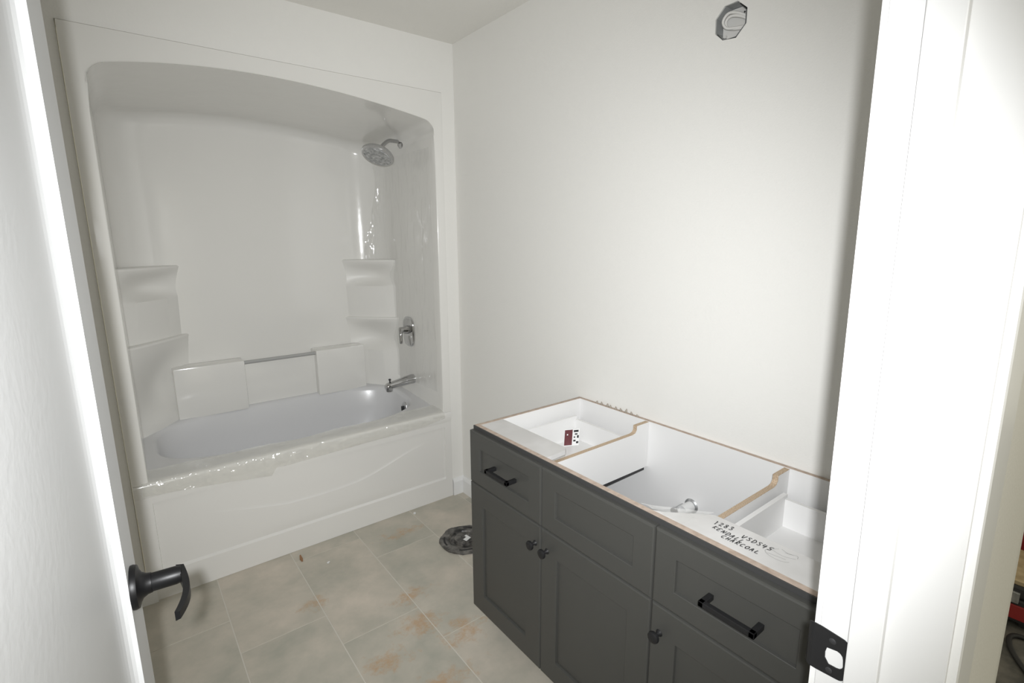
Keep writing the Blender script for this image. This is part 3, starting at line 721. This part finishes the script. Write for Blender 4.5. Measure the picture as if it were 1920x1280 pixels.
# loose plastic film on the right stretcher
bm = nb(); rows = []
for i in range(41):
    v = i / 40; y = -1.740 - .125 * v; col = []
    xi = XF + .030 + .100 * v
    for k in range(13):
        u = k / 12; x = XF + .022 + (xi - XF - .022) * u
        col.append(bm.verts.new((x, y - .02 * u, ZT + .0018 + .004 * abs(noise.noise((x * 40, y * 30, 0))) * (1.4 - v))))
    rows.append(col)
for a, b in zip(rows, rows[1:]):
    for k in range(12): bm.faces.new((a[k], b[k], b[k + 1], a[k + 1]))
f3 = obj('protective_film', bm, 'film_v', None, smooth=True, base=(-.49, -1.88, ZT))
tag(f3, 'crumpled clear film lying on the handwritten front board of the vanity', 'plastic film')

# small maroon and white packet left in the drawer
pk = thing('paper_packet', 'small maroon and white printed packet in the left vanity drawer', 'packet', (-.160, -1.098, .7025))
pc = Vector((-.160, -1.098, .7025)); pu = Vector((.76, -.62, .10)).normalized(); pv = Vector((.12, .05, .99)).normalized() * 1.4; pu = pu * 1.2; pn = pu.cross(pv).normalized()
if pn.dot(CAM - pc) < 0: pn = -pn
def pquad(name, u0, u1, v0, v1, d, t, m, par):
    bm = nb(); prism(bm, [pc + pu * u + pv * v + pn * d for u, v in ((u0, v0), (u1, v0), (u1, v1), (u0, v1))], pn, t); return obj(name, bm, m, par)
pq = pquad('card', -.026, .026, .002, .052, 0, .0015, 'paper', pk)
pquad('maroon_half', -.0245, .002, .004, .050, .0015, .0004, 'maroon', pk)
for (u, v, a, b) in ((.006, .042, .016, .006), (.010, .034, .009, .004), (.018, .024, .006, .008), (.006, .014, .008, .005), (.016, .008, .008, .006), (.007, .025, .005, .004)):
    pquad('print_mark', u, u + a, v, v + b, .0015, .0004, 'blackm', pk)
pquad('print_mark', -.017, -.013, .034, .038, .0019, .0003, 'paper', pk)

# beads of glue standing on the back edge of the vanity
for k in range(9):
    bm = nb(); y = -1.095 - .026 * k + random.uniform(-.006, .006); h = random.uniform(.009, .017)
    lathe(bm, (-.008, y, ZT - .001), (random.uniform(-.3, .3), random.uniform(-.3, .3), 1), [(.0052, 0), (.0046, h * .4), (.0026, h * .8), (.001, h)], 8); obj('glue_bead', bm, 'caulk', van, smooth=True)

# water supply stub and drain stub at the back of the sink bay
ss = thing('supply_stub', 'small chrome supply stub poking from the back of the vanity', 'valve', (-.015, -1.535, .575))
bm = nb(); lathe(bm, (-.012, -1.535, .578), (-1, 0, 0), [(.0095, 0), (.0095, .05), (.012, .052), (.012, .062), (.007, .063)], 14); obj('stub', bm, 'chrome', ss, smooth=40)
bm = nb(); lathe(bm, (-.075, -1.535, .578), (-1, 0, 0), [(.0085, -.002), (.0085, .003), (.004, .003)], 12); obj('cap', bm, 'dark', ss)
ds = thing('drain_stub', 'white plastic drain pipe stub with chrome collar in the vanity', 'pipe', (-.015, -1.580, .59))
bm = nb(); lathe(bm, (-.012, -1.568, .592), (-1, 0, 0), [(.019, 0), (.019, .060), (.0165, .060), (.0165, .052)], 20); obj('pipe', bm, 'pvcw', ds, smooth=40)
bm = nb(); lathe(bm, (-.012, -1.568, .592), (-1, 0, 0), [(.027, 0), (.027, .003), (.023, .007), (.0195, .009)], 24); obj('collar', bm, 'galv', ds, smooth=40)

# ------------------------------------------------------------------ ceiling-light box in the right wall
lb = thing('electrical_box', 'open octagonal steel light box with white cables in the wall', 'electrical box', (.03, LBY, LBZ))
bm = nb(); a = [bm.verts.new(v) for v in octo(.004, LBR - .0035)]; b = [bm.verts.new(v) for v in octo(.045, LBR - .0035)]
for k in range(8): bm.faces.new((a[k], a[(k + 1) % 8], b[(k + 1) % 8], b[k]))
bm.faces.new(b); obj('box_shell', bm, 'boxgrey', lb)
bm = nb(); prism(bm, octo(.0405, LBR - .005), (1, 0, 0), .004); obj('back_plate', bm, 'cable', lb)
for (dy, dz) in ((.030, .032), (-.036, .018), (.034, -.028), (-.020, -.036)):
    bm = nb(); box(bm, .030, .0445, LBY + dy - .005, LBY + dy + .005, LBZ + dz - .004, LBZ + dz + .004, .001); obj('clamp', bm, 'cable', lb)
for (y, z) in ((LBY + .0478, LBZ - .004), (LBY + .0478, LBZ + .004), (LBY - .028, LBZ - .006), (LBY - .022, LBZ + .028)):
    bm = nb(); lathe(bm, (.0402 if y < LBY + .04 else .026, y, z), (-1, 0, 0) if y < LBY + .04 else (0, -1, 0), [(.0028, 0), (.0028, .001)], 10); obj('knockout', bm, 'dark', lb)
for (y, z, s) in ((LBY + .034, LBZ - .046, 1), (LBY - .034, LBZ + .046, 1)):
    bm = nb(); box(bm, .002, .006, y - .010, y + .010, z - .005, z + .005, .001); e = obj('ear', bm, 'galv', lb)
    bm = nb(); lathe(bm, (.002, y, z), (-1, 0, 0), [(.0035, 0), (.003, .0015)], 10); obj('screw', bm, 'dark', e)
for i, pts in enumerate(([(.040, LBY - .045, LBZ + .004), (.020, LBY - .020, LBZ + .020), (.012, LBY + .012, LBZ + .028), (.012, LBY + .030, LBZ + .010), (.016, LBY + .020, LBZ - .010), (.026, LBY - .006, LBZ - .014), (.036, LBY - .044, LBZ - .016)],
                         [(.040, LBY - .046, LBZ - .003), (.024, LBY - .022, LBZ + .012), (.018, LBY + .008, LBZ + .020), (.018, LBY + .024, LBZ + .008), (.024, LBY + .014, LBZ - .012), (.032, LBY - .042, LBZ - .022)])):
    bm = nb(); tube(bm, smooth_path(pts, 6), .0042, 10); obj('cable', bm, 'cable', lb, smooth=True)

# ------------------------------------------------------------------ toilet flange in the floor
TF = Vector((-.285, -.455, 0))
tf = thing('toilet_flange', 'dirty black toilet flange set in the tiled floor', 'toilet flange', TF)
bm = nb(); n = 40; rings = []
for r, z in ((.128, .0005), (.126, .010), (.118, .013), (.085, .012), (.078, .009), (.074, .004), (.060, .003), (.056, .0015)):
    ring = []
    for k in range(n):
        a = 2 * PI * k / n; rr = r + (random.uniform(-.006, .004) if r > .12 else random.uniform(-.001, .001)); ring.append(bm.verts.new(TF + Vector((rr * math.cos(a), rr * math.sin(a), z + random.uniform(-.0015, .0015) * (z > .003)))))
    rings.append(ring)
for a, b in zip(rings, rings[1:]):
    for k in range(n): bm.faces.new((a[k], a[(k + 1) % n], b[(k + 1) % n], b[k]))
bm.faces.new(rings[0][::-1]); bm.faces.new(rings[-1]); fr_ = obj('flange_ring', bm, 'flange', tf, smooth=30)
for a0 in (.3, 2.4, 3.9, 5.4):
    bm = nb(); rr = []
    for k in range(9):
        a = a0 + .75 * k / 8; rr.append([bm.verts.new(TF + Vector((r * math.cos(a), r * math.sin(a), .0138))) for r in (.099, .108)])
    for p, q in zip(rr, rr[1:]): bm.faces.new((p[0], p[1], q[1], q[0]))
    obj('bolt_slot', bm, 'blackm', fr_)
bm = nb(); lathe(bm, TF, (0, 0, 1), [(.052, .002), (.050, .016), (.042, .019), (.030, .017)], 26); obj('test_cap', bm, 'flange', tf, smooth=35)
bm = nb(); prism(bm, [TF + Vector(p) for p in ((-.012, -.040, .0205), (.022, -.028, .0215), (.016, .006, .023), (.004, .004, .022), (.006, -.010, .0218), (-.018, -.018, .021))], (0, 0, 1), .001); obj('paper_scrap', bm, 'paper', tf)

# chips and scraps on the floor
def chip(x, y, l, wd, a, m, label):
    bm = nb(); c, s = math.cos(a), math.sin(a)
    P_ = [(-l, -wd * .6), (-l * .3, -wd), (l, -wd * .3), (l * .8, wd * .5), (-l * .2, wd), (-l * .9, wd * .4)]
    prism(bm, [(x + c * p - s * q, y + s * p + c * q, .0006) for p, q in P_], (0, 0, 1), .004); o = obj('debris_chip', bm, m, None, base=(x, y, 0)); tag(o, label, 'debris')
chip(-1.000, -.088, .030, .007, 1.45, 'dust', 'rust-coloured wood splinter lying beside the bathtub apron')
chip(-.905, -.205, .008, .005, .4, 'paper', 'tiny white plaster crumb on a tile near the tub')
chip(-.365, -.055, .009, .008, .9, 'paper', 'small white crumb by the grout line close to the apron')

# ------------------------------------------------------------------ what shows past the doorway on the right
tb = thing('tool_case', 'black and red tool case standing on the landing floor', 'tool case', (1.29, -2.16, 0))
boxo('case_body', (1.13, 1.45, -2.40, -1.95, .018, .120), 'dark', tb, .010); boxo('case_lid', (1.13, 1.45, -2.40, -1.95, .124, .175), 'dark', tb, .010)
boxo('red_panel', (1.123, 1.131, -2.37, -2.02, .035, .095), 'red', tb, .003); boxo('latch', (1.120, 1.132, -2.33, -2.29, .105, .150), 'galv', tb, .002)
for y in (-2.36, -2.0): boxo('foot', (1.15, 1.43, y - .02, y + .02, -.004, .020), 'dark', tb)
tc = thing('tool_chest', 'tall red tool chest standing behind the tool case', 'tool chest', (1.85, -2.1, 0))
boxo('chest_body', (1.62, 2.08, -2.46, -1.7, .05, .62), 'red', tc, .01)
for z in (.10, .27, .44): boxo('drawer_front', (1.612, 1.622, -2.44, -1.72, z, z + .15), 'red', tc, .004)
for y in (-2.40, -1.78): boxo('caster', (1.67, 1.74, y - .02, y + .02, -.004, .055), 'rubber', tc)
pl = boxo('wood_plank', (1.14, 1.44, -2.39, -2.28, .1755, .192), 'wood', None, .002, base=(1.29, -2.33, .1755)); tag(pl, 'short pale wooden plank lying on the tool case', 'plank')
bm = nb(); tube(bm, smooth_path([(.60, -2.62, .005), (.78, -2.46, .005), (.90, -2.375, .005), (1.00, -2.335, .005), (1.06, -2.345, .005), (1.09, -2.42, .005), (1.20, -2.50, .005), (1.5, -2.55, .005)], 8), .009, 8)
tag(obj('extension_cord', bm, 'rubber', None, smooth=True, base=(.9, -2.4, 0)), 'black power cord curling over the dark landing floor', 'cord')
